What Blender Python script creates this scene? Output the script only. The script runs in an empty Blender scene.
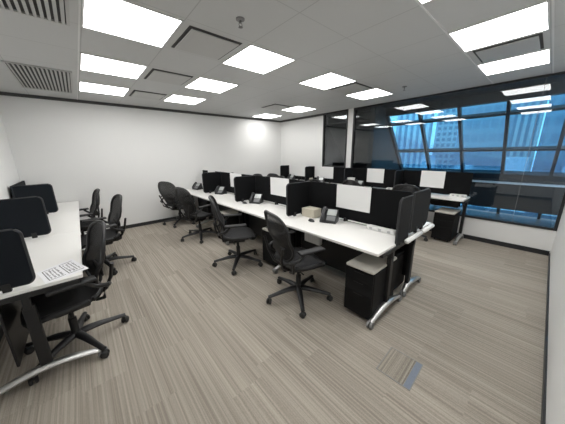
import bpy, bmesh, math, random
from mathutils import Vector, Matrix
random.seed(7)
PI = math.pi
scene = bpy.context.scene
COL = scene.collection

# ------------------------------------------------------------ camera, world, exposure
def make_camera():
    a, p, r = 0.855, 0.25, 0.0152
    R0 = Vector((math.sin(a), -math.cos(a), 0))
    F = Vector((math.cos(a)*math.cos(p), math.sin(a)*math.cos(p), -math.sin(p)))
    U0 = Vector((math.cos(a)*math.sin(p), math.sin(a)*math.sin(p), math.cos(p)))
    R = R0*math.cos(r) - U0*math.sin(r)
    U = R0*math.sin(r) + U0*math.cos(r)
    cd = bpy.data.cameras.new('camera')
    cd.sensor_fit = 'HORIZONTAL'; cd.sensor_width = 36
    cd.lens = 229.02/565*36
    cd.clip_start = 0.02; cd.clip_end = 1000
    co = bpy.data.objects.new('camera', cd)
    M = Matrix((R, U, -F)).transposed().to_4x4()
    M.translation = Vector((0, 0, 1.577))
    co.matrix_world = M
    COL.objects.link(co)
    scene.camera = co
make_camera()

world = bpy.data.worlds.new('daylight'); scene.world = world
world.use_nodes = True
bg = world.node_tree.nodes['Background']
bg.inputs['Color'].default_value = (0.62, 0.80, 1.0, 1)
bg.inputs['Strength'].default_value = 3.4

PANEL = 10.9          # brightness of the ceiling light panels
scene.view_settings.view_transform = 'Standard'
scene.view_settings.look = 'None'
scene.view_settings.exposure = 0.0
scene.view_settings.gamma = 1
scene.view_settings.use_curve_mapping = False

# ------------------------------------------------------------ materials
def nodes(name):
    m = bpy.data.materials.new(name); m.use_nodes = True
    nt = m.node_tree
    return m, nt, nt.nodes['Principled BSDF'], nt.nodes['Material Output']
def mat(name, c, rough=.5, metal=0., var=0., scale=8., bump=0., bscale=200., spec=.5):
    m, nt, b, out = nodes(name)
    b.inputs['Roughness'].default_value = rough
    b.inputs['Metallic'].default_value = metal
    b.inputs['Specular IOR Level'].default_value = spec
    b.inputs['Base Color'].default_value = (*c, 1)
    tc = nt.nodes.new('ShaderNodeTexCoord')
    if var:
        n = nt.nodes.new('ShaderNodeTexNoise'); n.inputs['Scale'].default_value = scale
        n.inputs['Detail'].default_value = 3
        nt.links.new(tc.outputs['Object'], n.inputs['Vector'])
        mp = nt.nodes.new('ShaderNodeMapRange')
        mp.inputs['To Min'].default_value = 1-var; mp.inputs['To Max'].default_value = 1+var
        nt.links.new(n.outputs['Fac'], mp.inputs['Value'])
        vm = nt.nodes.new('ShaderNodeVectorMath'); vm.operation = 'SCALE'
        vm.inputs[0].default_value = c
        nt.links.new(mp.outputs['Result'], vm.inputs['Scale'])
        nt.links.new(vm.outputs['Vector'], b.inputs['Base Color'])
    if bump:
        n = nt.nodes.new('ShaderNodeTexNoise'); n.inputs['Scale'].default_value = bscale
        nt.links.new(tc.outputs['Object'], n.inputs['Vector'])
        bp = nt.nodes.new('ShaderNodeBump'); bp.inputs['Strength'].default_value = bump
        bp.inputs['Distance'].default_value = .002
        nt.links.new(n.outputs['Fac'], bp.inputs['Height'])
        nt.links.new(bp.outputs['Normal'], b.inputs['Normal'])
    return m

def emit_mat(name, c, s):
    m, nt, b, out = nodes(name)
    b.inputs['Base Color'].default_value = (.9, .9, .9, 1)
    b.inputs['Emission Color'].default_value = (*c, 1)
    b.inputs['Emission Strength'].default_value = s
    return m

def glass_mat(name, tint, ior=1.5, rough=0.0, refl=(1, 1, 1), boost=2.0):
    m, nt, b, out = nodes(name)
    nt.nodes.remove(b)
    t = nt.nodes.new('ShaderNodeBsdfTransparent'); t.inputs['Color'].default_value = (*tint, 1)
    g = nt.nodes.new('ShaderNodeBsdfGlossy'); g.inputs['Roughness'].default_value = rough
    g.inputs['Color'].default_value = (*refl, 1)
    fr = nt.nodes.new('ShaderNodeFresnel'); fr.inputs['IOR'].default_value = ior
    mu = nt.nodes.new('ShaderNodeMath'); mu.operation = 'MULTIPLY'; mu.use_clamp = True
    mu.inputs[1].default_value = boost
    nt.links.new(fr.outputs['Fac'], mu.inputs[0])
    mx = nt.nodes.new('ShaderNodeMixShader')
    nt.links.new(mu.outputs[0], mx.inputs['Fac'])
    nt.links.new(t.outputs[0], mx.inputs[1]); nt.links.new(g.outputs[0], mx.inputs[2])
    nt.links.new(mx.outputs[0], out.inputs['Surface'])
    return m

def net_mat(name, c, openness, scale=260):
    """woven see-through mesh fabric"""
    m, nt, b, out = nodes(name)
    b.inputs['Base Color'].default_value = (*c, 1); b.inputs['Roughness'].default_value = .75
    tc = nt.nodes.new('ShaderNodeTexCoord')
    w = nt.nodes.new('ShaderNodeTexNoise'); w.inputs['Scale'].default_value = scale
    nt.links.new(tc.outputs['Object'], w.inputs['Vector'])
    mp = nt.nodes.new('ShaderNodeMapRange')
    mp.inputs['From Min'].default_value = .35; mp.inputs['From Max'].default_value = .65
    mp.inputs['To Min'].default_value = 0; mp.inputs['To Max'].default_value = openness*2
    nt.links.new(w.outputs['Fac'], mp.inputs['Value'])
    t = nt.nodes.new('ShaderNodeBsdfTransparent')
    mx = nt.nodes.new('ShaderNodeMixShader')
    nt.links.new(mp.outputs['Result'], mx.inputs['Fac'])
    nt.links.new(b.outputs[0], mx.inputs[1]); nt.links.new(t.outputs[0], mx.inputs[2])
    nt.links.new(mx.outputs[0], out.inputs['Surface'])
    return m

def carpet_mat(name, along='Y', base=(.388, .350, .297), dark=(.250, .222, .188)):
    m, nt, b, out = nodes(name)
    b.inputs['Roughness'].default_value = .95
    b.inputs['Specular IOR Level'].default_value = .1
    N = nt.nodes; L = nt.links
    tc = N.new('ShaderNodeTexCoord')
    sep = N.new('ShaderNodeSeparateXYZ'); L.new(tc.outputs['Object'], sep.inputs[0])
    A = sep.outputs['X'] if along == 'Y' else sep.outputs['Y']
    B = sep.outputs['Y'] if along == 'Y' else sep.outputs['X']
    def mth(op, a, b_=None, c_=None):
        n = N.new('ShaderNodeMath'); n.operation = op
        for i, v in enumerate((a, b_, c_)):
            if v is None: continue
            if isinstance(v, (int, float)): n.inputs[i].default_value = v
            else: L.new(v, n.inputs[i])
        return n.outputs[0]
    # planks 0.25 m wide, 1 m long, staggered; every plank shifts the pattern
    col = mth('FLOOR', mth('DIVIDE', A, .25))
    wn = N.new('ShaderNodeTexWhiteNoise'); wn.noise_dimensions = '1D'; L.new(col, wn.inputs['W'])
    row = mth('FLOOR', mth('ADD', B, wn.outputs['Value']))
    cmb = N.new('ShaderNodeCombineXYZ'); L.new(col, cmb.inputs[0]); L.new(row, cmb.inputs[1])
    wn2 = N.new('ShaderNodeTexWhiteNoise'); wn2.noise_dimensions = '2D'; L.new(cmb.outputs[0], wn2.inputs['Vector'])
    off = mth('MULTIPLY', wn2.outputs['Value'], 13.0)
    def streak(sa, sb, det):
        c = N.new('ShaderNodeCombineXYZ')
        L.new(mth('MULTIPLY', A, sa), c.inputs[0]); L.new(mth('MULTIPLY', B, sb), c.inputs[1]); L.new(off, c.inputs[2])
        n = N.new('ShaderNodeTexNoise'); n.inputs['Scale'].default_value = 1; n.inputs['Detail'].default_value = det
        L.new(c.outputs[0], n.inputs['Vector'])
        return n.outputs['Fac']
    s1 = streak(110, .55, 2); s2 = streak(20, .5, 1); s3 = streak(240, 160, 1); s4 = streak(2.2, .8, 2)
    mixv = mth('ADD', mth('ADD', mth('MULTIPLY', s1, .45), mth('ADD', mth('MULTIPLY', s2, .22), mth('MULTIPLY', mth('ADD', mth('SINE', mth('MULTIPLY', A, 2*PI/.031)), 1), mth('MULTIPLY', streak(9, .5, 1), .06)))), mth('ADD', mth('MULTIPLY', s3, .22), mth('MULTIPLY', s4, .1)))
    mixv = mth('ADD', mixv, mth('MULTIPLY', mth('SUBTRACT', wn2.outputs['Value'], .5), .05))
    rp = N.new('ShaderNodeValToRGB')
    rp.color_ramp.elements[0].position = .42; rp.color_ramp.elements[0].color = (*dark, 1)
    rp.color_ramp.elements[1].position = .60; rp.color_ramp.elements[1].color = (*base, 1)
    e = rp.color_ramp.elements.new(.74); e.color = (*[x*1.22 for x in base], 1)
    L.new(mixv, rp.inputs['Fac'])
    L.new(rp.outputs['Color'], b.inputs['Base Color'])
    bp = N.new('ShaderNodeBump'); bp.inputs['Strength'].default_value = .4; bp.inputs['Distance'].default_value = .003
    L.new(mixv, bp.inputs['Height']); L.new(bp.outputs['Normal'], b.inputs['Normal'])
    return m

def ceiling_mat():
    """grey metal ceiling panels; joints follow the light grid"""
    m, nt, b, out = nodes('ceiling_panels')
    b.inputs['Roughness'].default_value = .55
    N = nt.nodes; L = nt.links
    tc = N.new('ShaderNodeTexCoord')
    sep = N.new('ShaderNodeSeparateXYZ'); L.new(tc.outputs['Object'], sep.inputs[0])
    def mth(op, a, b_=None):
        n = N.new('ShaderNodeMath'); n.operation = op
        for i, v in enumerate((a, b_)):
            if v is None: continue
            if isinstance(v, (int, float)): n.inputs[i].default_value = v
            else: L.new(v, n.inputs[i])
        return n.outputs[0]
    def joint(src, start, period, w):
        q = mth('MODULO', mth('ADD', mth('SUBTRACT', src, start), period*20), period)
        return mth('LESS_THAN', q, w)
    X, Y = sep.outputs['X'], sep.outputs['Y']
    j = joint(X, .212, 1.235, .008)
    for k in (joint(X, .822, 1.235, .008), joint(Y, .20, .617, .006)):
        j = mth('MAXIMUM', j, k)
    n = N.new('ShaderNodeTexNoise'); n.inputs['Scale'].default_value = 3
    L.new(tc.outputs['Object'], n.inputs['Vector'])
    mx = N.new('ShaderNodeMix'); mx.data_type = 'RGBA'
    mx.inputs['A'].default_value = (*CEIL, 1); mx.inputs['B'].default_value = (*[c*.55 for c in CEIL], 1)
    L.new(mth('MULTIPLY', j, .55), mx.inputs['Factor'])
    L.new(mx.outputs['Result'], b.inputs['Base Color'])
    return m
CEIL = (.555, .56, .555)

M = dict(
    wall=mat('wall_paint', (.80, .80, .785), .7, var=.01, scale=2, bump=.05, bscale=300),
    ceiling=ceiling_mat(),
    carpet=carpet_mat('striped_carpet'),
    carpet_lid=carpet_mat('lid_carpet', along='X', base=(.36, .325, .275), dark=(.17, .155, .13)),
    black_trim=mat('black_trim', (.018, .019, .021), .45),
    shadow_gap=mat('dark_shadow_gap_trim', (.07, .07, .07), .6),
    white_metal=mat('white_metal', (.72, .72, .71), .4),
    grille=mat('grey_grille_metal', (.48, .48, .47), .45),
    grille_dark=mat('grille_backing', (.06, .06, .06), .8),
    laminate=mat('white_laminate', (.83, .82, .79), .28, var=.015, scale=5),
    laminate_edge=mat('grey_edge_band', (.50, .50, .48), .4),
    black_metal=mat('black_powder_coat', (.006, .006, .0065), .5, bump=.1, bscale=500),
    alu=mat('polished_aluminium', (.62, .62, .61), .33, metal=1, var=.04, scale=20),
    grey_plastic=mat('grey_plastic', (.20, .20, .20), .5),
    fabric=mat('charcoal_screen_fabric', (.006, .0063, .007), .95, spec=.15, var=.15, scale=300, bump=.3, bscale=900),
    fabric_blue=mat('slate_screen_fabric', (.009, .0115, .015), .9, spec=.2, var=.12, scale=300, bump=.3, bscale=900),
    fabric_grey=mat('dark_grey_screen_fabric', (.014, .0145, .015), .85, spec=.25, var=.15, scale=300, bump=.3, bscale=900),
    trim_grey=mat('screen_edge_trim', (.018, .019, .021), .55),
    board=mat('white_board', (.80, .80, .79), .35, var=.02, scale=6),
    chair_black=mat('chair_black_plastic', (.006, .006, .0065), .5),
    chair_grey=mat('chair_graphite', (.011, .011, .012), .45),
    net=net_mat('chair_mesh', (.010, .010, .011), .08),
    seat_net=mat('seat_weave', (.010, .010, .011), .8, var=.3, scale=400, bump=.5, bscale=600),
    rubber=mat('caster_rubber', (.02, .02, .02), .6),
    chrome=mat('chrome', (.8, .8, .8), .15, metal=1),
    phone=mat('phone_plastic', (.02, .021, .023), .35),
    phone_grey=mat('phone_keys', (.16, .165, .17), .45),
    lcd=mat('phone_display', (.45, .47, .46), .15),
    cream=mat('cream_cardboard', (.62, .58, .47), .7, var=.05, scale=20),
    white_plastic=mat('white_plastic', (.78, .78, .76), .35),
    socket=mat('socket_grey', (.5, .5, .5), .5),
    paper=mat('paper', (.86, .86, .88), .7),
    ink=mat('printed_ink', (.03, .03, .035), .6),
    cushion=mat('cushion_fabric', (.52, .50, .45), .85, var=.06, scale=60, bump=.3, bscale=600),
    ped=mat('pedestal_black', (.006, .006, .0065), .65, spec=.2),
    partition=glass_mat('tinted_partition_glass', (.78, .81, .83), 1.5, boost=1.35),
    facade=glass_mat('blue_facade_glass', (.50, .79, .88), 1.45, refl=(.5, .7, 1), boost=.5),
    mullion=mat('facade_mullion', (.015, .024, .034), .4),
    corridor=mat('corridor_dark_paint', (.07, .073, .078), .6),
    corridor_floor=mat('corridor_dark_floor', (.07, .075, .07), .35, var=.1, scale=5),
    ledge=mat('ledge_metal', (.75, .78, .80), .35),
    panel_light=emit_mat('light_panel_diffuser', (1.0, .99, .975), PANEL),
    brass_blue=mat('floor_box_insert', (.17, .20, .25), .7, var=.2, scale=150),
    steel=mat('brushed_steel', (.22, .22, .21), .5),
)

def building_mat(name, wall, glass, sx, sz, fz=.6, fx=.6):
    m, nt, b, out = nodes(name)
    N = nt.nodes; L = nt.links
    b.inputs['Roughness'].default_value = .6
    tc = N.new('ShaderNodeTexCoord')
    sep = N.new('ShaderNodeSeparateXYZ'); L.new(tc.outputs['Object'], sep.inputs[0])
    def mth(op, a, b_=None):
        n = N.new('ShaderNodeMath'); n.operation = op
        for i, v in enumerate((a, b_)):
            if v is None: continue
            if isinstance(v, (int, float)): n.inputs[i].default_value = v
            else: L.new(v, n.inputs[i])
        return n.outputs[0]
    h = mth('ADD', sep.outputs['X'], sep.outputs['Y'])
    qx = mth('FRACT', mth('DIVIDE', mth('ADD', h, 1000), sx))
    qz = mth('FRACT', mth('DIVIDE', mth('ADD', sep.outputs['Z'], 1000), sz))
    win = mth('MULTIPLY', mth('LESS_THAN', qx, fx), mth('LESS_THAN', qz, fz))
    mx = N.new('ShaderNodeMix'); mx.data_type = 'RGBA'
    mx.inputs['A'].default_value = (*wall, 1); mx.inputs['B'].default_value = (*glass, 1)
    L.new(win, mx.inputs['Factor']); L.new(mx.outputs['Result'], b.inputs['Base Color'])
    return m

# ------------------------------------------------------------ mesh helpers
class MB:
    def __init__(s): s.bm = bmesh.new()
    def _xf(s, vs, rot=None, piv=None):
        if rot is not None:
            piv = Vector(piv or (0, 0, 0))
            for v in vs: v.co = rot @ (v.co-piv) + piv
    def box(s, x0, x1, y0, y1, z0, z1, bev=0, seg=2, rot=None, piv=None):
        r = bmesh.ops.create_cube(s.bm, size=1)
        vs = r['verts']
        c = Vector(((x0+x1)/2, (y0+y1)/2, (z0+z1)/2))
        for v in vs:
            v.co = Vector((v.co.x*(x1-x0), v.co.y*(y1-y0), v.co.z*(z1-z0))) + c
        if bev:
            es = list({e for v in vs for e in v.link_edges})
            r2 = bmesh.ops.bevel(s.bm, geom=es, offset=bev, segments=seg, affect='EDGES', profile=.5)
            vs = list({v for f in r2['faces'] for v in f.verts} | {v for v in vs if v.is_valid})
        s._xf(vs, rot, piv if piv else c)
        return s
    def tube(s, pts, r, n=8, squash=1.0, cap=True):
        pts = [Vector(p) for p in pts]
        rs = r if isinstance(r, (list, tuple)) else [r]*len(pts)
        rings = []
        for i, p in enumerate(pts):
            t = (pts[min(i+1, len(pts)-1)]-pts[max(i-1, 0)]).normalized()
            ref = Vector((0, 0, 1)) if abs(t.z) < .95 else Vector((0, 1, 0))
            u = t.cross(ref).normalized(); w = u.cross(t).normalized()
            rings.append([s.bm.verts.new(p+u*rs[i]*math.cos(2*PI*k/n)+w*rs[i]*squash*math.sin(2*PI*k/n)) for k in range(n)])
        for a, b in zip(rings, rings[1:]):
            for k in range(n):
                s.bm.faces.new((a[k], a[(k+1) % n], b[(k+1) % n], b[k]))
        if cap:
            s.bm.faces.new(rings[0][::-1]); s.bm.faces.new(rings[-1])
        return s
    def loop_tube(s, pts, r, n=6):
        pts = [Vector(p) for p in pts]; m = len(pts); rings = []
        for i, p in enumerate(pts):
            t = (pts[(i+1) % m]-pts[(i-1) % m]).normalized()
            ref = Vector((1, 0, 0)) if abs(t.x) < .9 else Vector((0, 1, 0))
            u = t.cross(ref).normalized(); w = u.cross(t).normalized()
            rings.append([s.bm.verts.new(p+u*r*math.cos(2*PI*k/n)+w*r*math.sin(2*PI*k/n)) for k in range(n)])
        for i in range(m):
            a, b = rings[i], rings[(i+1) % m]
            for k in range(n):
                s.bm.faces.new((a[k], a[(k+1) % n], b[(k+1) % n], b[k]))
        return s
    def lathe(s, prof, c=(0, 0, 0), n=16, axis='Z'):
        rings = []
        for (r, h) in prof:
            ring = []
            for k in range(n):
                x, y = r*math.cos(2*PI*k/n), r*math.sin(2*PI*k/n)
                co = {'Z': (x, y, h), 'Y': (x, h, y), 'X': (h, x, y)}[axis]
                ring.append(s.bm.verts.new(Vector(co)+Vector(c)))
            rings.append(ring)
        for a, b in zip(rings, rings[1:]):
            for k in range(n):
                s.bm.faces.new((a[k], a[(k+1) % n], b[(k+1) % n], b[k]))
        s.bm.faces.new(rings[0][::-1]); s.bm.faces.new(rings[-1])
        return s
    def prism(s, poly, d0, d1, axis='Y'):
        """outline in the plane across the axis, extruded between d0 and d1"""
        def P(a, b, d): return {'Y': (a, d, b), 'X': (d, a, b), 'Z': (a, b, d)}[axis]
        A = [s.bm.verts.new(P(a, b, d0)) for a, b in poly]
        B = [s.bm.verts.new(P(a, b, d1)) for a, b in poly]
        n = len(poly)
        s.bm.faces.new(A[::-1]); s.bm.faces.new(B)
        for i in range(n):
            s.bm.faces.new((A[i], A[(i+1) % n], B[(i+1) % n], B[i]))
        return s
    def disc(s, fn, rings=6, seg=32):
        c = s.bm.verts.new(fn(0, 0)); prev = None
        for r in range(1, rings+1):
            cur = [s.bm.verts.new(fn(r/rings, 2*PI*k/seg)) for k in range(seg)]
            if prev is None:
                for k in range(seg): s.bm.faces.new((c, cur[k], cur[(k+1) % seg]))
            else:
                for k in range(seg): s.bm.faces.new((prev[k], cur[k], cur[(k+1) % seg], prev[(k+1) % seg]))
            prev = cur
        return s
    def build(s, name, m, parent=None, smooth=False, auto=True):
        bmesh.ops.recalc_face_normals(s.bm, faces=s.bm.faces)
        me = bpy.data.meshes.new(name); s.bm.to_mesh(me); s.bm.free()
        me.materials.append(M[m] if isinstance(m, str) else m)
        if smooth:
            for p in me.polygons: p.use_smooth = True
            if auto:
                me.set_sharp_from_angle(angle=math.radians(45))
        o = bpy.data.objects.new(name, me); COL.objects.link(o)
        if parent: o.parent = parent
        return o

def tag(o, label, cat, group=None):
    o['label'] = label; o['category'] = cat
    if group: o['group'] = group
    return o
def thing(name, label, cat, loc=(0, 0, 0), rz=0, group=None):
    o = bpy.data.objects.new(name, None); o.empty_display_size = .1; COL.objects.link(o)
    o.location = loc; o.rotation_euler = (0, 0, rz)
    return tag(o, label, cat, group)
def struct(o):
    o['kind'] = 'structure'; return o
def copy_tree(o, parent=None):
    c = o.copy(); COL.objects.link(c); c.parent = parent
    for ch in list(o.children): copy_tree(ch, c)
    return c
def rrect(x0, x1, z0, z1, r, corners=(1, 1, 1, 1), n=5):
    """rounded outline; corners: low-left, low-right, up-right, up-left"""
    out = []
    for (cx, cz, a0, on) in ((x0, z0, PI, corners[0]), (x1, z0, 1.5*PI, corners[1]), (x1, z1, 0, corners[2]), (x0, z1, .5*PI, corners[3])):
        if not on: out.append((cx, cz)); continue
        ox = cx + (r if cx == x0 else -r); oz = cz + (r if cz == z0 else -r)
        for k in range(n+1):
            a = a0 + k/n*PI/2
            out.append((ox+r*math.cos(a), oz+r*math.sin(a)))
    return out

# ------------------------------------------------------------ room shell
XL, XB, Y0, YA, ZC = -.80, 5.18, -.25, 5.99, 2.60
GT = 1.6   # corridor reach
struct(MB().box(XL-.1, XB+.12, Y0-.1, YA+.1, -.1, 0).build('floor', 'carpet'))
struct(MB().box(XL-.1, XB+.12, Y0-.1, YA+.1, ZC, ZC+.1).build('ceiling', 'ceiling'))
struct(MB().box(XL-.1, XL, Y0-.1, YA+.1, 0, ZC).build('wall_left', 'wall'))
struct(MB().box(XL, XB+.12, YA, YA+.1, 0, ZC).build('wall_back', 'wall'))
struct(MB().box(XL, XB+.12, Y0-.1, Y0, 0, ZC).build('wall_front', 'wall'))
w = MB()
w.box(XB, XB+.12, Y0, 3.30, 0, .40)
w.box(XB, XB+.12, 3.30, 3.45, 0, ZC)
w.box(XB, XB+.12, 3.45, 4.22, 0, 1.20)
w.box(XB, XB+.12, 4.22, YA, 0, ZC)
struct(w.build('wall_right', 'wall'))
struct(MB().box(XL, XL+.012, Y0, YA, 0, .075).build('baseboard_left', 'black_trim'))
struct(MB().box(XL+.012, XB, YA-.012, YA, 0, .075).build('baseboard_back', 'black_trim'))
struct(MB().box(XB-.012, XB, Y0+.012, YA-.012, 0, .075).build('baseboard_right', 'black_trim'))
struct(MB().box(XL+.012, XB-.012, Y0, Y0+.012, 0, .045).build('baseboard_front', 'black_trim'))
struct(MB().box(XL, XB, YA-.025, YA, ZC-.05, ZC).build('trim_1', 'shadow_gap'))
struct(MB().box(XB-.025, XB, 4.22, YA-.025, ZC-.05, ZC).build('trim_2', 'shadow_gap'))

def window(name, y0, y1, z0, z1, joints):
    f = MB()
    t = .035
    f.box(XB-.015, XB+.06, y0, y1, z0, z0+t); f.box(XB-.015, XB+.06, y0, y1, z1-t, z1)
    f.box(XB-.015, XB+.06, y0, y0+t, z0+t, z1-t); f.box(XB-.015, XB+.06, y1-t, y1, z0+t, z1-t)
    o = struct(f.build(name, 'black_trim'))
    g = MB().box(XB+.02, XB+.03, y0+t, y1-t, z0+t, z1-t).build('glass_pane', 'partition', o)
    if joints:
        j = MB()
        for y in joints: j.box(XB+.014, XB+.036, y-.002, y+.002, z0+t, z1-t)
        j.build('glass_joint', 'grey_plastic', o)
window('window_1', Y0+.002, 3.298, .402, ZC-.002, (.24,))
window('window_2', 3.452, 4.218, 1.202, ZC-.002, ())

# corridor beyond the glass with its leaning facade
XC = 8.6
YC0, YC1 = -2.3, 4.6
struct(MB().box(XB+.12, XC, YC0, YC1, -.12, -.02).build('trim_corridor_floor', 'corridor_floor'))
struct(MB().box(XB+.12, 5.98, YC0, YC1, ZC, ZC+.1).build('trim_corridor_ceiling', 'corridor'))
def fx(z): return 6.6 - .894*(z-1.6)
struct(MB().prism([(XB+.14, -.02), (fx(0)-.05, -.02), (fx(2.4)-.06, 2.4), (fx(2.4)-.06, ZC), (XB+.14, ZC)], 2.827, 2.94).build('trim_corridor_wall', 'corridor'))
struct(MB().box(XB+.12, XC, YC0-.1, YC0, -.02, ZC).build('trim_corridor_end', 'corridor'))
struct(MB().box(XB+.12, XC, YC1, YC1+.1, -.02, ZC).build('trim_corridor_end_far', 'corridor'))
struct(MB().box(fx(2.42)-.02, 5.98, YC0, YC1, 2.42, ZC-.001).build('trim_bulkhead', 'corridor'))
# mullions and rails
fr = MB()
nrm = Vector((1, 0, .894)).normalized()
def fslab(m, y0, y1, z0, z1, d0, d1):
    """a bar on the leaning facade plane"""
    q = []
    for z, d in ((z0, d0), (z1, d0), (z1, d1), (z0, d1)):
        q.append((fx(z)+nrm.x*d, z+nrm.z*d))
    m.prism(q, y0, y1)
ML = [2.80-.715*k for k in range(7)]
for y in ML: fslab(fr, y-.026, y+.026, .0, 2.43, -.05, .05)
fslab(fr, YC0, 2.80, 2.215, 2.25, -.04, .04)
fslab(fr, YC0, 2.80, 1.58, 1.612, -.04, .04)
fslab(fr, YC0, 2.80, .98, 1.10, -.05, .05)
fo = struct(fr.build('window_3', 'mullion'))
g = MB(); fslab(g, YC0, 2.80, 0, 2.42, .0, .01); g.build('glass_pane', 'facade', fo)
lw = MB()
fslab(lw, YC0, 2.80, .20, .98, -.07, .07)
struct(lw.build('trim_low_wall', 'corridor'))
struct(MB().box(fx(.88)-.26, fx(.88)-.06, YC0, 2.80, .855, .895, .008).build('trim_ledge', 'ledge'))
# solid facade beyond the last mullion
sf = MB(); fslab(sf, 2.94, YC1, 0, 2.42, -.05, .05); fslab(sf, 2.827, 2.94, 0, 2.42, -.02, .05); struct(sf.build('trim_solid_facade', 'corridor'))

# ------------------------------------------------------------ the city beyond the facade
struct(MB().box(XC+2, 400, -250, 300, -40.5, -40).build('ground', mat('city_ground', (.25, .28, .28), .9, var=.3, scale=.05)))
BW = [building_mat('tower_fins', (.75, .78, .80), (.26, .36, .46), 1.1, 60, 1, .5),
      building_mat('tower_grid', (.72, .76, .80), (.24, .36, .48), 1.1, 1.3, .55, .6),
      building_mat('tower_bands', (.55, .62, .68), (.42, .50, .60), 1.9, 3.6, .6, .8),
      building_mat('tower_dark', (.22, .30, .38), (.14, .22, .30), 1.6, 2.6, .6, .6),
      building_mat('low_block', (.80, .82, .80), (.28, .34, .38), 3.0, 3.0, .5, .6)]
def tower(px_az, dist, w, d, top, mi, label, taper=1.0, base=-40):
    az = math.radians(px_az)
    x, y = dist*math.cos(az), dist*math.sin(az)
    o = thing('building', label, 'building', (x, y, base), az, 'buildings beyond the facade')
    m = MB()
    H = top-base
    m.prism([(-w/2, 0), (w/2, 0), (w/2*taper, H), (-w/2*taper, H)], -d/2, d/2, axis='X')
    bdy = m.build('tower_body', BW[mi], o)
    r = MB().box(-d/2*.6, d/2*.6, -w/2*taper*.6, w/2*taper*.6, H, H+2.5)
    r.build('roof_plant', BW[2], o)
    return o
tower(20.3, 62, 6.6, 9, 40, 0, 'tall tower with pale vertical fins seen through the leftmost facade panes')
tower(14.6, 75, 5.0, 9, 38, 1, 'slim pale tower with a grid of small windows right of the finned tower', .8)
tower(8.6, 95, 13, 12, 36, 2, 'broad blue tower with horizontal bands in the middle of the facade view')
tower(3.6, 78, 4.6, 8, 36, 0, 'narrow finned tower seen through the tall pane right of the middle', .9)
tower(-1.6, 64, 7, 9, 30, 3, 'dark gridded office block towards the right end of the facade view')
tower(-11, 85, 16, 12, 34, 2, 'banded tower at the right end of the facade view')
for i, (az, ds, w, t, lab) in enumerate([(24, 40, 9, -3, 'low pale block in front of the finned tower'), (17, 46, 8, -1.5, 'low pale block below the slim grid tower'),
        (11, 44, 8, -3, 'low pale block below the broad banded tower'), (4, 42, 9, -1.8, 'low pale block below the narrow finned tower'), (-3, 45, 9, -3, 'low pale block in front of the dark office block')]):
    tower(az, ds, w*.42, 5, t, 4, lab)

# ------------------------------------------------------------ ceiling fittings
W = .58
def light_proto():
    t = thing('ceiling_light', '', 'ceiling light')
    f = MB(); a, b = W/2+.012, W/2
    for (x0, x1, y0, y1) in ((-a, a, b, a), (-a, a, -a, -b), (-a, -b, -b, b), (b, a, -b, b)):
        f.box(x0, x1, y0, y1, -.008, 0)
    f.build('frame', 'white_metal', t)
    MB().box(-b, b, -b, b, -.006, 0).build('diffuser', 'panel_light', t)
    return t
LP = light_proto()
CX = [.226+W/2, 1.457+W/2, 2.708+W/2, 3.925+W/2]
lights = [
 (CX[0], 2.10, 'square ceiling light nearest the top left corner of the photo, the largest on the left'),
 (CX[1], 2.10, 'square ceiling light beside the near sprinkler head, in the middle of the photo'),
 (CX[2], 2.10, 'square ceiling light above the nearest bench of desks, before the far window column'),
 (CX[3], 2.10, 'square ceiling light closest to the white column between the windows'),
 (CX[0], 3.34, 'middle square ceiling light of the left column, nearer than the one by the back wall'),
 (CX[1], 3.34, 'square ceiling light in the second column, second nearest to the back wall'),
 (CX[0], 4.55, 'square ceiling light in the left column, nearest the back wall and the far grille'),
 (CX[1], 4.52, 'square ceiling light in the second column, nearest the back wall'),
 (CX[3], 3.91, 'small far ceiling light just before the back corner of the room, nearer of the pair'),
 (CX[3], 5.155, 'farthest ceiling light, in the back corner above the window row'),
 (CX[2], .216, 'largest ceiling light at the top right, nearer of the two along the front wall'),
 (CX[3], .216, 'ceiling light at the right beside the tinted window, behind the largest one'),
 (CX[1], .216, 'ceiling light cut by the top edge of the photo right of centre'),
 (CX[0], .216, 'ceiling light overhead, seen as the last reflection in the tinted window'),
]
for i, (x, y, lab) in enumerate(lights):
    o = LP if i == 0 else copy_tree(LP)
    o.location = (x, y+W/2, ZC); o['label'] = lab; o['group'] = 'square ceiling lights'

def air_panel(x, y, lab):
    t = thing('air_diffuser', lab, 'air vent', (x, y, ZC), 0, 'flat air diffusers between the lights')
    MB().box(-.248, .248, -.25, .25, -.004, 0).build('backing', 'grille_dark', t)
    MB().box(-.226, .226, -.228, .228, -.016, -.008, .003).build('plate', 'grille', t)
    b = MB()
    for sx in (-.2, .2):
        for sy in (-.19, .19): b.box(sx-.01, sx+.01, sy-.01, sy+.01, -.008, -.004)
    b.build('spacer', 'grille_dark', t)
for x, y, lab in ((1.13, 2.38, 'flat square air diffuser between the two nearest left ceiling lights'),
                  (1.13, 3.62, 'flat square air diffuser between the second row of left ceiling lights'),
                  (1.13, 4.84, 'flat square air diffuser between the third row of left lights, near the back wall'),
                  (3.61, 2.38, 'flat square air diffuser between the two lights before the white column'),
                  (3.61, .50, 'flat square air diffuser between the two lights at the top right'),
                  (3.61, 4.3, 'flat square air diffuser left of the small far ceiling lights')):
    air_panel(x, y, lab)

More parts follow.
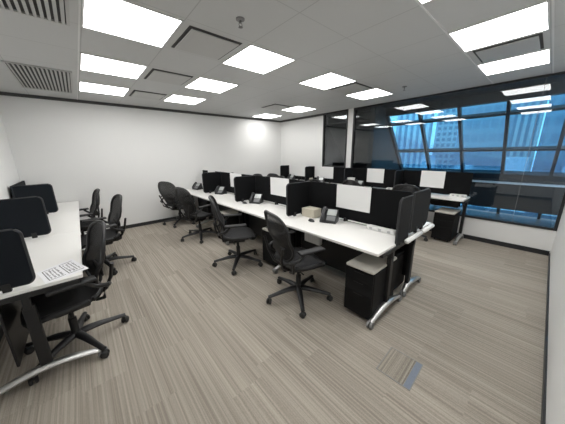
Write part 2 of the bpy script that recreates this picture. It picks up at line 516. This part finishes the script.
def grille(x0, x1, y0, y1, lab):
    t = thing('ceiling_grille', lab, 'air vent', ((x0+x1)/2, (y0+y1)/2, ZC), 0, 'slatted grilles along the left wall')
    hx, hy = (x1-x0)/2, (y1-y0)/2
    MB().box(-hx+.01, hx-.01, -hy+.01, hy-.01, -.003, 0).build('backing', 'grille_dark', t)
    f = MB(); e = .02
    f.box(-hx, hx, hy-e, hy, -.014, 0); f.box(-hx, hx, -hy, -hy+e, -.014, 0)
    f.box(-hx, -hx+e, -hy+e, hy-e, -.014, 0); f.box(hx-e, hx, -hy+e, hy-e, -.014, 0)
    f.build('frame', 'grille', t)
    s = MB(); n = 14
    for k in range(n):
        cx = -hx+e+(k+.5)*(2*hx-2*e)/n
        s.box(cx-.011, cx+.011, -hy+e, hy-e, -.0175, -.0145, rot=Matrix.Rotation(.5, 3, 'Y'))
    s.build('slats', 'grille', t)
grille(-.43, .145, 4.10, 5.38, 'slatted return air grille in the ceiling nearest the back wall')
grille(-.43, .145, 1.35, 2.72, 'slatted return air grille at the top left corner of the photo')

def sprinkler(x, y, lab):
    t = thing('sprinkler_head', lab, 'sprinkler', (x, y, ZC), 0, 'ceiling sprinkler heads')
    MB().lathe([(.035, 0), (.034, -.008), (.018, -.012)], n=20).build('cover_ring', 'grey_plastic', t, True)
    s = MB().tube([(0, 0, -.01), (0, 0, -.03)], .009)
    s.tube([(-.012, 0, -.028), (-.014, 0, -.045), (0, 0, -.056)], .003, 6); s.tube([(.012, 0, -.028), (.014, 0, -.045), (0, 0, -.056)], .003, 6)
    s.build('stem', 'grey_plastic', t, True)
    MB().lathe([(.017, -.055), (.018, -.058), (.004, -.06)], n=16).build('deflector', 'grey_plastic', t, True)
sprinkler(1.15, 1.79, 'ceiling sprinkler head left above the middle ceiling light')
sprinkler(4.20, 1.77, 'small ceiling sprinkler head near the tinted window')

# metal channel along the strip of lights at the front wall
for i, y in enumerate((.812, .187)):
    struct(MB().box(XL, XB-.02, y-.006, y+.006, ZC-.006, ZC).build('trim_%d' % (3+i), 'white_metal'))
struct(MB().box(.196, .208, .82, YA-.03, ZC-.005, ZC).build('trim_5', 'white_metal'))

# ------------------------------------------------------------ furniture builders
def glide(t, x, y):
    c = MB()
    for s in (-1, 1):
        c.lathe([(.014, -.012), (.033, -.010), (.033, .010), (.014, .012)], (x, y+s*.015, .0335), 16, 'Y')
    c.box(x-.008, x+.008, y-.01, y+.01, .035, .07)
    return c.build('foot_caster', 'grey_plastic', t, True)

def t_leg(t, s, y, top, x_front, x_back, x_post):
    """leg frame: arched polished foot, black post and head bracket"""
    f = MB()
    n = 12; pts = []; rs = []
    for k in range(n+1):
        u = k/n; x = x_front+(x_back-x_front)*u
        xp = (x_post-x_front)/(x_back-x_front)
        hgt = .055+.065*math.sin(PI*min(1, max(0, (u/(2*xp) if u < xp else .5+(u-xp)/(2*(1-xp))))))
        pts.append((x, y, hgt)); rs.append(.022+.013*math.sin(PI*u))
    f.tube(pts, rs, 10, .75)
    f.build('foot', 'alu', t, True)
    p = MB().box(x_post-.032, x_post+.032, y-.012, y+.03, .10, top-.10, .006)
    p.box(x_post-.02, x_post+.02, y-.018, y+.018, top-.12, top-.03, .004)
    p.build('post', 'black_metal', t)
    MB().box(min(x_front, x_back)+.08, max(x_front, x_back)-.03, y-.02, y+.02, top-.035, top, .003).build('head_bracket', 'black_metal', t)
    glide(t, x_front, y); glide(t, x_back, y)

def desk(s, xf, depth, ya, yb, top, label, group, legs=('near',), inset=(-.005, .60, .30)):
    """s=+1: sitter on the low-X side; s=-1: on the high-X side. local x runs from the sitter's edge"""
    t = thing('desk', label, 'desk', (xf, ya, 0), 0, group)
    L = yb-ya
    def X(v): return s*v
    x0, x1 = sorted((X(0), X(depth)))
    th = .026
    g = .002
    MB().box(x0, x1, g, L-g, top-th, top, .004).build('desktop', 'laminate', t)
    e = MB()
    bx0, bx1 = sorted((X(.02), X(.30)))
    for v in (.14, .50):
        a, b = sorted((X(v-.02), X(v+.02)))
        e.box(a, b, .03, L-.03, top-th-.035, top-th-.0005)
    e.build('beam', 'black_metal', t)
    a, b = sorted((X(depth-.17), X(depth-.03)))
    tr = MB(); tr.box(a, b, .12, L-.12, top-.20, top-.19); tr.box(a, a+.006, .12, L-.12, top-.19, top-.11); tr.box(b-.006, b, .12, L-.12, top-.19, top-.027)
    tr.build('cable_tray', 'black_metal', t)
    a, b = sorted((X(depth-.215), X(depth-.200)))
    if group != 'desks of the window row': MB().box(a, b, .06, L-.06, .17, top-th-.037, .003).build('under_desk_shade_panel', 'black_metal', t)  # added black panel, blocks light to deepen the shade under the desk
    if 'near' in legs: t_leg(t, s, .012, top-th, X(inset[0]), X(min(inset[1], depth-.04)), X(inset[2]))
    if 'far' in legs: t_leg(t, s, L-.03, top-th, X(inset[0]), X(min(inset[1], depth-.04)), X(inset[2]))
    return t

def screen(x, ya, yb, z0, z1, side, board, label, group, m='fabric', legs=True):
    """desk screen along Y; side = -1 if the sitter's face is towards low X"""
    t = thing('privacy_screen', label, 'desk screen', (x, (ya+yb)/2, z0), 0, group)
    h = (yb-ya)/2-.006; H = z1-z0
    m_ = MB().prism(rrect(-h, h, 0, H, .015), -.011, .011, axis='X')
    m_.build('panel', m, t)
    for y in (-h+.15, 0.06, h-.15):
        k = MB()
        k.box(-.012, .012, y-.02, y+.02, -(z0-DESK_TOP[group]), 0.01, .002)
        k.box(side*.03-.012, side*.03+.012, y-.012, y+.012, -(z0-DESK_TOP[group]), .02, .002)
        k.build('clamp', 'black_metal', t)
    if board:
        b0, b1, bz = board
        c = (ya+yb)/2
        sx = side*.0145
        MB().box(sx-.0035, sx+.0035, b0-c, b1-c, bz-z0, z1-z0+.004, .001).build('whiteboard', 'board', t)
    return t

def wing(xa, xb, y, z0, z1, label, group, round_side, m, floorz, rad=.04):
    """divider across the desk; rounded at its free end"""
    t = thing('desk_divider', label, 'desk screen', ((xa+xb)/2, y, z0), 0, group)
    h = (xb-xa)/2
    cor = (1, 0, 0, 1) if round_side < 0 else (0, 1, 1, 0)
    out = rrect(-h, h, 0, z1-z0, rad, cor, 6)
    MB().prism(out, -.010, .010).build('panel', m, t)
    MB().loop_tube([(a, 0, b) for a, b in rrect(-h, h, 0, z1-z0, rad, cor, 6)], .0115, 6).build('edge_trim', 'trim_grey', t, True)
    cx = h*.35*round_side
    for v in (cx, -cx):
        MB().box(v-.02, v+.02, -.014, .014, -(z0-floorz), .03, .002).build('clamp', 'black_metal', t)
    return t

def pedestal(x, y, w, d, label, group='mobile pedestals', cushion='cushion', h=.515, rz=0):
    t = thing('pedestal', label, 'drawer unit', (x, y, 0), rz, group)
    MB().box(0, d, -w/2, w/2, .035, h, .008).build('body', 'ped', t)
    dr = MB()
    zs = (.045, .28, .40, h-.012)
    for a, b in zip(zs, zs[1:]):
        q = MB().box(-.016, -.001, -w/2+.004, w/2-.004, a+.001, b-.001, .002).build('drawer', 'ped', t)
        MB().box(-.0175, -.016, -.05, .05, b-.018, b-.014, .0005).build('handle', 'black_metal', q)
    dr.bm.free()
    if cushion:
        MB().box(-.02, d, -w/2, w/2, h+.0005, h+.032, .015, 3).build('seat_cushion', cushion, t, True)
    c = MB()
    for a in (.05, d-.05):
        for b in (-w/2+.05, w/2-.05): c.lathe([(.010, -.009), (.018, -.008), (.018, .008), (.010, .009)], (a, b, .0185), 12, 'Y')
    c.build('casters', 'rubber', t)
    return t

# ---- task chair, faces +X
def chair_proto():
    t = thing('office_chair', '', 'chair')
    def sgp(v, p): return math.copysign(abs(v)**p, v)
    # five-star base
    b = MB()
    for k in range(5):
        a = 2*PI*k/5
        c, s = math.cos(a), math.sin(a)
        b.tube([(c*r, s*r, z) for r, z in ((.02, .115), (.08, .118), (.16, .112), (.24, .098), (.355, .080))], [.034, .033, .029, .024, .020], 8, .8)
    b.lathe([(.036, .098), (.044, .103), (.044, .132), (.034, .142)], n=20)
    star = b.build('star_base', 'chair_grey', t, True)
    for k in range(5):
        a = 2*PI*k/5
        c, s = math.cos(a), math.sin(a)
        cs = MB()
        x, y = c*.35, s*.35
        ta = a+.9
        tx, ty = math.cos(ta), math.sin(ta)
        for sd in (-1, 1):
            ox, oy = x-ty*sd*.015, y+tx*sd*.015
            prof = [(.010, -.011), (.026, -.009), (.030, -.004), (.030, .004), (.026, .009), (.010, .011)]
            start = len(cs.bm.verts)
            tmp = MB().lathe(prof, (0, 0, 0), 14, 'Y')
            rot = Matrix.Rotation(ta, 4, 'Z'); rot.translation = Vector((ox, oy, .0305))
            bmesh.ops.transform(tmp.bm, matrix=rot, verts=tmp.bm.verts)
            me = bpy.data.meshes.new('tmp'); tmp.bm.to_mesh(me); tmp.bm.free()
            cs.bm.from_mesh(me); bpy.data.meshes.remove(me)
        cs.tube([(x, y, .03), (x, y, .08)], .008, 8)
        cs.box(x-.018, x+.018, y-.012, y+.012, .045, .066, .006, rot=Matrix.Rotation(ta, 3, 'Z'))
        cs.build('caster', 'rubber', star, True)
    MB().lathe([(.030, .143), (.030, .146), (.028, .15), (.028, .27), (.018, .275), (.018, .37)], n=16).build('gas_column', 'chair_black', t, True)
    mch = MB().box(-.13, .10, -.09, .09, .355, .43, .015)
    mch.box(-.20, -.08, -.045, .045, .37, .42, .012)
    mch.tube([(.0, .07, .385), (.02, .16, .385), (.03, .235, .395)], .007, 6)
    mch.tube([(-.06, -.07, .385), (-.06, -.20, .385)], .007, 6)
    mch.build('tilt_mechanism', 'chair_black', t, True)
    # seat
    def seat_pt(r, a, dz=0):
        x = .015+.225*r*sgp(math.cos(a), .62); y = .245*r*sgp(math.sin(a), .62)
        z = .485-.018*(1-r*r) - (.055*max(0, (x-.10)/.14)**2 if x > .10 else 0) + (.02*max(0, (-x-.1)/.12) if x < -.1 else 0)
        return Vector((x, y, z+dz))
    MB().disc(lambda r, a: seat_pt(r, a), 7, 36).disc(lambda r, a: seat_pt(r, a, -.03-.015*(1-r)), 5, 36).build('seat', 'seat_net', t, True)
    fr_ = MB().loop_tube([seat_pt(1, 2*PI*k/36, -.014) for k in range(36)], .022, 8)
    fr_.tube([(-.14, -.21, .465), (-.08, -.13, .43), (-.04, 0, .42), (-.08, .13, .43), (-.14, .21, .465)], .013, 8)
    fr_.tube([(.14, -.21, .455), (.08, -.12, .43), (.06, 0, .42), (.08, .12, .43), (.14, .21, .455)], .013, 8)
    fr_.build('seat_frame', 'chair_black', t, True)
    # back
    def back_pt(r, a, dx=0):
        s_ = r*sgp(math.sin(a), .66); c_ = r*sgp(math.cos(a), .66)
        z = .765+.258*s_
        wd = .182+.060*(1-((z-.88)/.36)**2)
        y = wd*c_
        v = (z-.50)/.52
        x = -.205-.13*v-.03*math.sin(v*PI) + .055*math.sin(PI*min(1, max(0, v*1.9)))*.6 + .075*(y/.26)**2
        return Vector((x+dx, y, z))
    MB().disc(lambda r, a: back_pt(r, a), 8, 40).build('back_mesh', 'net', t, True)
    MB().loop_tube([back_pt(1, 2*PI*k/48) for k in range(48)], .015, 8).build('back_frame', 'chair_grey', t, True)
    lb = MB()
    lb.box(-.245, -.23, -.14, .14, .60, .68, .006)
    lb.tube([(-.17, -.05, .40), (-.25, -.10, .47), (-.285, -.15, .58), (-.30, -.215, .72)], .014, 8)
    lb.tube([(-.17, .05, .40), (-.25, .10, .47), (-.285, .15, .58), (-.30, .215, .72)], .014, 8)
    lb.build('lumbar_support', 'chair_black', t, True)
    for sd in (-1, 1):
        a = MB().tube([(-.255, sd*.205, .55), (-.235, sd*.262, .57), (-.16, sd*.285, .60), (-.10, sd*.285, .655)], [.018, .018, .017, .015], 8)
        a.tube([(-.17, sd*.12, .405), (-.20, sd*.24, .46), (-.215, sd*.27, .57)], .014, 8)
        ap = MB().box(-.17, .11, sd*.285-.042, sd*.285+.042, .658, .684, .012, 3)
        p = ap.build('armrest', 'chair_black', t, True)
        a.build('armrest_support', 'chair_grey', p, True)
    return t
CH = chair_proto()
_first = [True]
def chair(x, y, deg, spin, label, group):
    o = CH if _first[0] else copy_tree(CH); _first[0] = False
    o.location = (x, y, 0); o.rotation_euler = (0, 0, math.radians(deg)); o['label'] = label; o['group'] = group
    for ch in o.children:
        if ch.name.startswith('star_base'): ch.rotation_euler = (0, 0, math.radians(spin-deg))
    return o

# ---- desk phone, faces -X locally
def phone_proto():
    t = thing('desk_phone', '', 'phone')
    MB().prism([(-.085, 0), (.085, 0), (.085, .03), (.060, .150), (.040, .155), (-.085, .025)], -.10, .10).build('base', 'phone', t)
    ang = -math.atan2(.13, .125)
    rot = Matrix.Rotation(ang, 3, 'Y')
    def on_face(name, m, u0, u1, y0, y1, th, bev=.002):
        b = MB().box(u0, u1, y0, y1, .0005, th, bev)
        for v in b.bm.verts: v.co = rot @ v.co + Vector((-.085, 0, .025))
        return b.build(name, m, t)
    on_face('keypad', 'phone_grey', .012, .075, -.09, .02, .006)
    on_face('display', 'lcd', .085, .168, -.092, .025, .008)
    h = MB().tube([(.005, .062, .018), (.03, .062, .034), (.09, .062, .040), (.15, .062, .034), (.175, .062, .018)], [.026, .021, .017, .021, .026], 10, .8)
    for v in h.bm.verts: v.co = rot @ v.co + Vector((-.085, 0, .025))
    h.build('handset', 'phone', t, True)
    return t
PH = phone_proto(); _pf = [True]
def phone(x, y, z, deg, label):
    o = PH if _pf[0] else copy_tree(PH); _pf[0] = False
    o.location = (x, y, z); o.rotation_euler = (0, 0, math.radians(deg)); o['label'] = label; o['group'] = 'desk phones'

def power_box(x, ya, yb, z, label):
    t = thing('power_strip', label, 'power strip', (x, (ya+yb)/2, z), 0, 'white power strips on the desks')
    h = (yb-ya)/2
    MB().box(-.035, .035, -h, h, 0, .045, .008, 3).build('body', 'white_plastic', t, True)
    n = max(2, int(2*h/.08))
    for k in range(n):
        y = -h+.05+k*(2*h-.1)/(n-1)
        MB().box(-.0365, -.0345, y-.016, y+.016, .010, .036, .0008).build('socket', 'socket', t)

DT = .740; DW = .785
GM, GMB, GW, GL = 'screens along the middle bench', 'screens behind', 'screens of the window row', 'screens along the left wall'
DESK_TOP = {GM: DT, GW: DW, GL: DT}

# ---- middle bench
YM = [.815, 2.19, 3.54, 4.91, 5.955]
ordM = ['nearest the camera', 'second from the camera', 'third from the camera', 'farthest, by the back wall']
MBd = [(1.26, 1.72), (2.62, 3.08), (4.02, 4.48), (5.2, 5.6)]
for i in range(4):
    a, b = YM[i], YM[i+1]
    desk(1, 1.775, .64, a, b, DT, 'white desk on the chair side of the middle bench, ' + ordM[i], 'front desks of the middle bench', ('near', 'far') if i == 3 else ('near',))
    desk(-1, 3.10, .645, a, b, DT, 'white desk on the window-facing side of the middle bench, ' + ordM[i], 'rear desks of the middle bench', ('near', 'far') if i == 3 else ('near',), (.16, .605, .50))
    screen(2.433, a+.02, b, .765, 1.19, -1, (*MBd[i], .90), 'charcoal screen with a whiteboard on the middle bench, ' + ordM[i], GM)
wing(2.12, 2.375, YM[0]+.005, .70, 1.165, 'dark rounded end screen nearest the camera, on the sitter side of the bench end', 'end screens', -1, 'fabric_grey', .70, .05)
wing(2.435, 2.90, YM[0]+.005, .775, 1.18, 'dark end screen on the window side of the bench end, above the white tube', 'end screens', 1, 'fabric_grey', .74, .09)
for i in (1, 2, 3):
    nm = {1: 'between the nearest and second desks', 2: 'between the second and third desks', 3: 'between the third and farthest desks'}[i]
    wing(1.985, 2.42, YM[i], .765, 1.19, 'charcoal divider across the front of the middle bench ' + nm, 'dividers of the middle bench', -1, 'fabric', DT)
    wing(2.45, 2.76, YM[i], .765, 1.15, 'charcoal divider on the far side of the middle bench ' + nm, 'dividers of the middle bench', 1, 'fabric', DT)
# white tubular end bars under the end screens
for xa, xb, lab in ((2.24, 2.62, 'white tube bar at the bench end, closer to the camera'), (2.67, 3.00, 'white tube bar at the bench end, closer to the window')):
    t = thing('end_bar', lab, 'bar', ((xa+xb)/2, .774, .738), 0, 'white bars at the bench end')
    h = (xb-xa)/2
    MB().tube([(-h, 0, 0), (-h+.014, 0, 0), (h-.014, 0, 0), (h, 0, 0)], [.012, .024, .024, .012], 12).build('tube', 'white_plastic', t, True)
    for q in (-h+.08, h-.08): MB().box(q-.02, q+.02, .0, .03, -.03, .012, .003).build('bracket', 'black_metal', t)
power_box(2.352, .93, 1.23, DT, 'white power strip on the nearest desk of the middle bench')

# ---- window row
YW = [.82, 1.97, 3.14, 4.40, 5.46]
ordW = ['nearest the front wall', 'second from the front wall', 'third from the front wall', 'farthest']
WBd = [(1.22, 1.62), (2.36, 2.76), (3.72, 4.36), (4.60, 5.42)]
for i in range(4):
    a, b = YW[i], YW[i+1]
    desk(1, 4.66, .485, a, b, DW, 'white desk in the row along the tinted window, ' + ordW[i], 'desks of the window row', ('near', 'far') if i == 3 else ('near',))
    screen(5.045, a, b, .80, 1.21, -1, (*WBd[i], .905), 'charcoal screen with a whiteboard in the window row, ' + ordW[i], GW)
for i in (1, 2, 3, 4):
    nm = {1: 'nearest the front wall', 2: 'second from the front wall', 3: 'third from the front wall', 4: 'at the far end'}[i]
    wing(4.68, 5.03, YW[i]-(.012 if i == 4 else 0), .80, 1.21, 'small charcoal divider standing on the window row, ' + nm, 'dividers of the window row', -1, 'fabric', DW)
power_box(4.985, .85, 1.09, DW, 'white power strip on the window row desk nearest the front wall')
power_box(4.975, 2.12, 2.24, DW, 'short white power strip on the second window row desk')

# ---- left wall row (sitters on the high X side)
YL = [2.115, 3.50, 4.87, 5.955]
ordL = ['nearest the camera', 'in the middle', 'farthest, by the back wall']
for i in range(3):
    a, b = YL[i], YL[i+1]
    desk(-1, -.115, .645, a, b, DT, 'white desk along the left wall, ' + ordL[i], 'desks along the left wall', ('near', 'far') if i == 2 else ('near',))
    if i == 2: screen(-.755, a, b, .765, 1.19, 1, None, 'slate grey screen against the left wall at the far end of the left desks', GL, 'fabric_blue')
    wing(-.745, -.355, a+(.04 if i == 0 else 0), .765, (1.135, 1.17, 1.185)[i], 'slate grey rounded divider on the left wall desks, ' + ordL[i], 'dividers along the left wall', 1, 'fabric_blue', DT)

# ------------------------------------------------------------ chairs
G1 = 'chairs along the middle bench'
chair(1.63, 1.62, -14, 16, 'black mesh office chair at the middle bench nearest the camera', G1)
chair(1.56, 2.80, -26, 12, 'black mesh office chair second nearest on the middle bench, its back seen edge on', G1)
chair(1.58, 4.27, 12, 33, 'black mesh office chair third along the middle bench, partly behind the second one', G1)
chair(1.60, 5.53, 30, 16, 'black mesh office chair farthest along the middle bench, against the back wall', G1)
G2 = 'chairs between the bench and the window row'
chair(3.42, 3.22, 184, 20, 'black mesh office chair whose top shows between the first two whiteboards', G2)
chair(3.45, 4.40, 172, 5, 'black mesh office chair whose top shows above the second whiteboard', G2)
chair(3.45, 5.30, 190, 40, 'black mesh office chair whose top shows above the screens near the back wall', G2)
chair(4.48, 1.58, 5, 200, 'black mesh office chair at the window row desk nearest the front wall', G2)
chair(4.46, 2.60, -6, 15, 'black mesh office chair at the second window row desk', G2)
chair(4.40, 5.20, 15, 30, 'black mesh office chair at the far end of the window row', G2)
G3 = 'chairs along the left wall desks'
chair(-.26, 2.41, 189, 9, 'black mesh office chair pushed under the nearest left desk', G3)
chair(.05, 4.0, 187, -6, 'black mesh office chair in the middle of the left desks, facing the left wall', G3)
chair(-.14, 5.02, 184, 20, 'black mesh office chair farthest along the left desks', G3)

# ------------------------------------------------------------ pedestals
pedestal(1.815, .992, .29, .46, 'black pedestal with a cream cushion under the nearest bench desk')
pedestal(1.85, 2.42, .30, .50, 'black pedestal with a cream cushion between the first two bench chairs')
pedestal(1.85, 3.78, .30, .50, 'black pedestal with a cream cushion behind the second bench chair')
pedestal(2.74, 1.06, .28, .34, 'black pedestal under the far side of the bench end', rz=PI, h=.45, cushion='ped')
pedestal(4.68, 1.06, .30, .42, 'black pedestal with a pale cushion under the window row desk end')
pedestal(4.68, 2.22, .30, .42, 'black pedestal under the second window row desk')

# ------------------------------------------------------------ things on the desks
phone(2.255, 1.70, DT, 22, 'black desk phone beside the cream box on the nearest bench desk')
phone(2.255, 3.29, DT, 28, 'black desk phone with a bright display on the second bench desk')
phone(2.25, 4.64, DT, 20, 'black desk phone on the third bench desk')
phone(2.15, 5.70, DT, 15, 'black desk phone on the farthest bench desk')
phone(4.86, 1.76, DW, 0, 'black desk phone on the window row desk nearest the front wall')
phone(4.86, 2.86, DW, 0, 'black desk phone on the second window row desk behind the paper cup')
phone(4.86, 4.02, DW, 25, 'black desk phone with a bright display on the third window row desk')
phone(4.86, 5.15, DW, 0, 'black desk phone on the farthest window row desk')

def mouse(x, y, z, deg, lab):
    t = thing('computer_mouse', lab, 'mouse', (x, y, z), math.radians(deg), 'computer mice')
    m = MB().disc(lambda r, a: Vector((.055*r*math.cos(a), .03*r*math.sin(a), .034*math.sqrt(max(0, 1-r*r*.98)))), 5, 20)
    m.disc(lambda r, a: Vector((.055*r*math.cos(a), .03*r*math.sin(a), .0005)), 1, 20)
    m.build('shell', 'phone', t, True)
    MB().lathe([(.007, -.003), (.008, 0), (.007, .003)], (.03, 0, .026), 12, 'Y').build('wheel', 'phone_grey', t, True)
mouse(2.10, 1.86, DT, 80, 'black mouse lying before the nearest desk phone')
mouse(2.08, 3.40, DT, 100, 'black mouse lying before the second desk phone')

def carton(x, y, z, sx, sy, sz, deg, lab, m='cream'):
    t = thing('cardboard_box', lab, 'box', (x, y, z), math.radians(deg), 'small boxes')
    MB().box(-sx/2, sx/2, -sy/2, sy/2, 0, sz, .004).build('body', m, t)
    MB().box(-sx/2-.002, sx/2+.002, -sy/2-.002, sy/2+.002, sz+.0002, sz+.012, .003).build('lid', m, t)
carton(2.29, 2.03, DT, .16, .21, .10, 0, 'cream box in the corner of the nearest bench desk behind the phone')
carton(4.90, 4.45, DW, .13, .16, .10, 0, 'pale box on the far part of the window row')

t = thing('paper_cup', 'white flared paper cup standing on the window row desk', 'cup', (4.80, 3.03, DW))
MB().lathe([(.045, 0), (.05, .09), (.085, .15), (.09, .21), (.083, .21), (.078, .15), (.04, .10)], n=24).build('cup_body', 'white_plastic', t, True)
MB().loop_tube([(.087*math.cos(2*PI*k/24), .087*math.sin(2*PI*k/24), .21) for k in range(24)], .006, 6).build('rim', 'white_plastic', t, True)

# white adapter box and cables under the nearest desk
t = thing('adapter_box', 'white ribbed adapter box hanging under the nearest bench desk', 'box', (2.14, 1.86, .44))
MB().box(-.03, .03, -.13, .13, 0, .13, .01).build('body', 'white_plastic', t)
r = MB()
for k in range(8): r.box(-.034, -.0305, -.115+k*.031, -.10+k*.031, .01, .12)
r.build('ribs', 'white_metal', t)
h = MB(); h.tube([(0, -.1, .13), (0, -.1, .268)], .004, 6); h.tube([(0, .1, .13), (0, .1, .268)], .004, 6)
h.build('hanger', 'black_metal', t)

# the printed notice on the left desk
def notice():
    pts = [(-.372, 2.385), (-.178, 2.515), (-.075, 2.195), (-.305, 2.122)]
    c = Vector((-.232, 2.30)); z = DT+.001
    # flat A3 sheet with its own axes
    ax = Vector((.253, -.12)).normalized(); 
    t = thing('printed_notice', 'white printed sheet lying at the near end of the left desk', 'paper', (c.x, c.y, z))
    p = [Vector(q)-c for q in ((-.372, 2.375), (-.178, 2.515), (-.075, 2.200), (-.305, 2.110))]
    m = MB(); m.prism([(q.x, q.y) for q in p], 0, .0012, axis='Z'); m.build('sheet', 'paper', t)
    def P(u, v):   # u along long side from near-left to near-right, v from near to far
        a = p[3].lerp(p[2], u); b = p[0].lerp(p[1], u); return a.lerp(b, v)
    k = MB()
    def bar(u0, u1, v0, v1):
        q = [P(u0, v0), P(u1, v0), P(u1, v1), P(u0, v1)]
        k.prism([(e.x, e.y) for e in q], .0013, .0017, axis='Z')
    # two text blocks: a heavy heading bar each and rows of small marks
    rnd = random.Random(3)
    for (a, b) in ((.10, .48), (.55, .93)):
        bar(a, a+.022, .14, .86); bar(a, b, .12, .14); bar(a, b, .86, .88)
        for row in range(4):
            u0 = a+.06+row*.082; v = .20
            while v < .78:
                ln = rnd.uniform(.03, .06)
                w_ = rnd.uniform(.02, .05)
                bar(u0, u0+w_, v, min(v+ln, .82)); v += ln+.03
    k.build('printed_text', 'ink', t)
notice()

# floor box lid
t = thing('floor_box', 'rectangular carpeted floor box lid with steel rim set in the carpet', 'floor box', (1.565, .475, 0), math.radians(2))
f = MB(); a, b, e = .142, .118, .006
for q in ((-a, a, b-e, b), (-a, a, -b, -b+e), (-a, -a+e, -b+e, b-e), (a-e, a, -b+e, b-e)): f.box(*q, 0, .004)
f.build('rim', 'steel', t)
MB().box(-a+e, a-e, -b+e+.042, b-e, 0, .003).build('carpet_insert', 'carpet_lid', t)
MB().box(-a+e, a-e, -b+e, -b+e+.040, 0, .0035).build('cable_flap', 'brass_blue', t)
